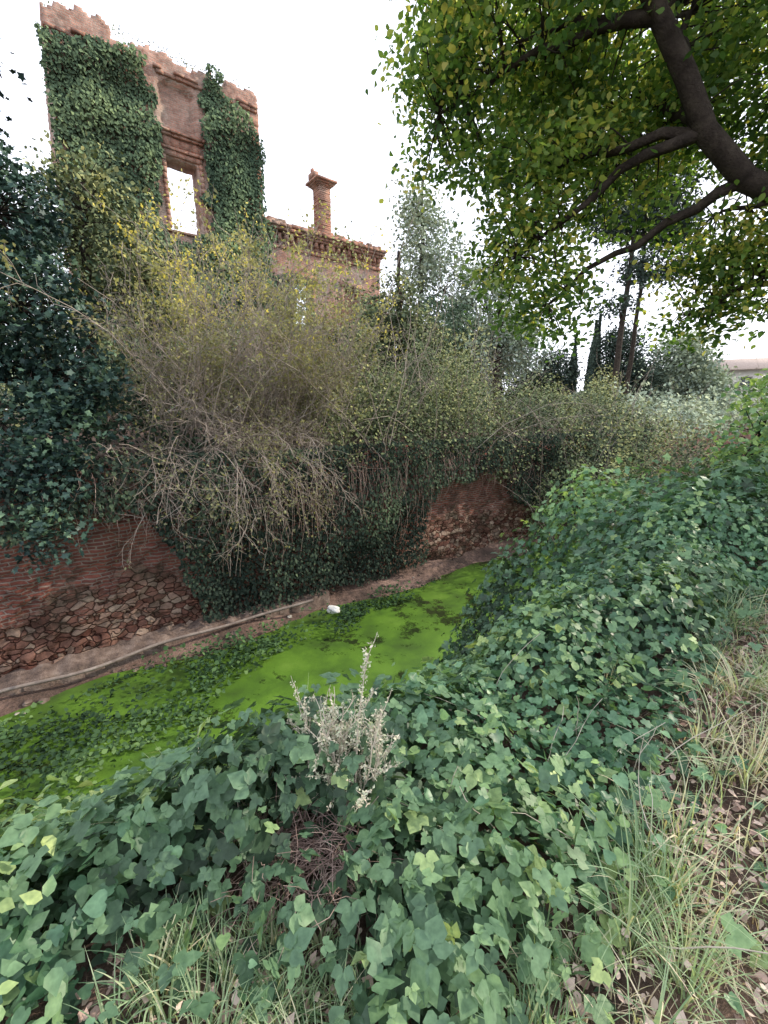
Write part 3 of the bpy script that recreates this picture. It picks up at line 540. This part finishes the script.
v,f=boxes(W); mesh_np('windows',v,f,M_gl,parent=ho); v,f=boxes(Fm); mesh_np('window_frames',v,f,M_stone,parent=ho)
# ------------------------------------------------------------------ grass
def grass(name,n,xr,yr,hl,hh,wid,prob,rf,lean=.5,tuft=0):
    if tuft:
        m_=n//tuft; tx=rng.uniform(*xr,m_); ty=rng.uniform(*yr,m_); q=rng.random(m_)<prob(tx,ty); tx,ty=tx[q],ty[q]
        x0=np.repeat(tx,tuft); y0=np.repeat(ty,tuft); hs=np.repeat(rng.uniform(.65,1.15,len(tx)),tuft); tr=np.repeat(rng.normal(0,.16,len(tx)),tuft); n=len(x0); a=rng.uniform(0,6.283,n); dr=np.abs(rng.normal(0,.035,n)); x=x0+np.cos(a)*dr; y=y0+np.sin(a)*dr; a=a+rng.normal(0,.5,n)
    else:
        x=rng.uniform(*xr,n); y=rng.uniform(*yr,n); q=rng.random(n)<prob(x,y); x,y=x[q],y[q]; n=len(x); a=rng.uniform(0,6.283,n); a=np.where(rng.random(n)<.5,rng.normal(-2.6,.7,n),a); hs=1; tr=0
    k=7; t=np.linspace(0,1,k)
    h=rng.uniform(hl,hh,n)*(.8+.3*nz(x,y,3,401))*hs; bend=rng.uniform(.1,1,n)*lean
    P=np.zeros((n,k,3)); P[:,:,0]=x[:,None]+np.cos(a)[:,None]*(h*bend)[:,None]*t[None]**1.8; P[:,:,1]=y[:,None]+np.sin(a)[:,None]*(h*bend)[:,None]*t[None]**1.8
    P[:,:,2]=(H(x,y)-.02)[:,None]+h[:,None]*(t[None]-bend[:,None]*.55*t[None]**2.4)
    S=np.stack([-np.sin(a),np.cos(a),0*a],-1)+rng.normal(0,.3,(n,3)); S=norm(S); W=wid*rng.uniform(.6,1.3,n)[:,None]*(1-t[None]**2*.96)
    v,f=ribbons(P,W,S); mesh_np(name,v,f,M_grass,np.repeat(np.clip(rf(x,y,n)+tr,0,1),k*2))
ok=lambda x,y:(np.hypot(x,y)>.5)
grass('long_grass',26000,(-.2,4),(.25,4),.18,.5,.0033,lambda x,y:ok(x,y)*grassy(x,y)*(.08+.75*(nz(x,y,2.6,403)>.05)),lambda x,y,n:np.clip(rng.normal(.34,.14,n)+.2*nz(x,y,1.2,402)+.12*(x>1.5),0,1),1.0,tuft=26)
grass('long_grass.001',8000,(-.2,4),(.25,4),.12,.42,.0028,lambda x,y:ok(x,y)*grassy(x,y),lambda x,y,n:np.clip(rng.normal(.55,.22,n),0,1),1.2)
grass('dry_grass',26000,(.2,6),(.3,5),.05,.24,.002,lambda x,y:ok(x,y)*grassy(x,y)*(.3+.7*(nz(x,y,1.8,404)>-.1)),lambda x,y,n:np.clip(rng.normal(.9,.12,n),0,1),1.8)
grass('bank_grass',12000,(-12,16),(-14,3),.1,.35,.006,lambda x,y:(np.hypot(x,y)>3)&(sp(x,y)[1]>11.6),lambda x,y,n:np.clip(rng.normal(.4,.2,n),0,1),.9)
grass('grass_tuft',5200,(-2.2,1.4),(.6,2.2),.3,.56,.003,lambda x,y:ok(x,y)*(nz(x,y,3.1,411)>.35),lambda x,y,n:np.clip(rng.normal(.42,.15,n),0,1),.8,tuft=20)
grass('grass_tuft.001',2600,(-.85,.1),(.66,1.15),.28,.5,.0032,lambda x,y:ok(x,y)*sst(.0,.4,1.1-np.hypot((x+.4)/.42,(y-.88)/.22)),lambda x,y,n:np.clip(rng.normal(.36,.13,n),0,1),.9,tuft=20)
n=42000; x=rng.uniform(-1.2,6,n); y=rng.uniform(.4,5.5,n); q=(rng.random(n)<grassy(x,y)+.02)&ok(x,y); x,y=x[q],y[q]; n=len(x)
leaves('leaf_litter',np.stack([x,y,H(x,y)+rng.uniform(.0,.07,n)],-1),rng.normal(0,.5,(n,3))+[0,0,1],rng.uniform(.012,.042,n),TO,M_lit,np.clip(rng.normal(.5,.25,n)+.25*nz(x,y,2,777),0,1))
# ------------------------------------------------------------------ dry weed in foreground
we=empty('dry_mugwort_plant')
b=np.tile(np.array([[-.13,1.38,.02]]),(14,1))+rng.normal(0,.03,(14,3))*[1,1,0]
d=np.stack([rng.normal(.02,.34,14),rng.normal(.05,.25,14),np.ones(14)],-1); A=grow(b,d,rng.uniform(.3,.55,14),10,.08,.01)
A[0]=grow(b[:1],np.array([[.09,.06,1.]]),np.array([.74]),10,.035,0)[0]
b,d=sub(A,150,.2,.6,.5); B=grow(b,d,rng.uniform(.06,.2,150),6,.14,.04)
b,d=sub(B,560,.2,.6,.4); C=grow(b,d,rng.uniform(.02,.06,560),3,.15,.05)
v,f=join([tubes(A,tp(14,10,.0045,.0018),5),tubes(B,tp(150,6,.0022,.0012),4),tubes(C,tp(560,3,.0013,.0009),3)]); mesh_np('weed_stems',v,f,M_pale,parent=we)
b1,_=sub(B,1700,.15,1,0); b2,_=sub(C,1900,.2,1,0); b3,_=sub(A[:1],200,.45,1,0); b=np.concatenate([b1,b2,b3+rng.normal(0,.006,b3.shape)]); n=len(b)
leaves('weed_seed_heads',b+rng.normal(0,.004,(n,3)),rng.normal(size=(n,3)),rng.uniform(.007,.018,n),TS,M_weed,rng.random(n),parent=we,droop=-.5)
n=380; b=np.stack([rng.normal(-.26,.12,n),rng.normal(1.26,.08,n),np.full(n,.02)],-1); A=grow(b,np.stack([rng.normal(-.2,.9,n),rng.normal(0,.7,n),rng.uniform(.1,.8,n)],-1),rng.uniform(.1,.3,n),6,.25,-.16)
v,f=tubes(A,tp(n,6,.002,.001),3); mesh_np('dead_stalks',v,f,M_dtwig)
n=26; b=np.stack([rng.uniform(-1.5,1.2,n),rng.uniform(1.0,2.2,n),0*np.ones(n)],-1); b[:,2]=H(b[:,0],b[:,1]); A=grow(b,np.stack([rng.normal(0,.45,n),rng.normal(0,.4,n),np.ones(n)],-1),rng.uniform(.3,.6,n),8,.12,-.04)
v,f=tubes(A,tp(n,8,.0026,.0012),4); mesh_np('bare_stalks',v,f,M_pale)
# ------------------------------------------------------------------ light, sky, camera
el=math.radians(29); az=math.atan2(.9,.33)
Sd=Vector((math.sin(az)*math.cos(el),math.cos(az)*math.cos(el),math.sin(el)))
sl=bpy.data.lights.new('sun','SUN'); sl.energy=4.8; sl.angle=math.radians(.5); sl.color=(1,.88,.72)
so=bpy.data.objects.new('sun',sl); so.rotation_euler=Sd.to_track_quat('Z','Y').to_euler(); scene.collection.objects.link(so)
w=bpy.data.worlds.new('World'); scene.world=w; w.use_nodes=True; nt=w.node_tree; bg=nt.nodes['Background']
sk=nt.nodes.new('ShaderNodeTexSky'); sk.sky_type='NISHITA'; sk.sun_disc=False; sk.sun_elevation=el; sk.sun_rotation=az; sk.dust_density=3; sk.air_density=1
mx=mixc(nt,.8,sk.outputs[0],(13.4,13.9,15.4)); nt.links.new(mx,bg.inputs[0]); bg.inputs[1].default_value=.15
cam=bpy.data.cameras.new('camera'); cam.sensor_fit='VERTICAL'; cam.sensor_height=24; cam.lens=24*430/1024; cam.clip_start=.05; cam.clip_end=3000
co=bpy.data.objects.new('camera',cam); co.location=(0,0,1.6); co.rotation_euler=(math.radians(90-13.3),0,0); scene.collection.objects.link(co); scene.camera=co
scene.view_settings.view_transform='Standard'; scene.view_settings.look='None'; scene.view_settings.exposure=0
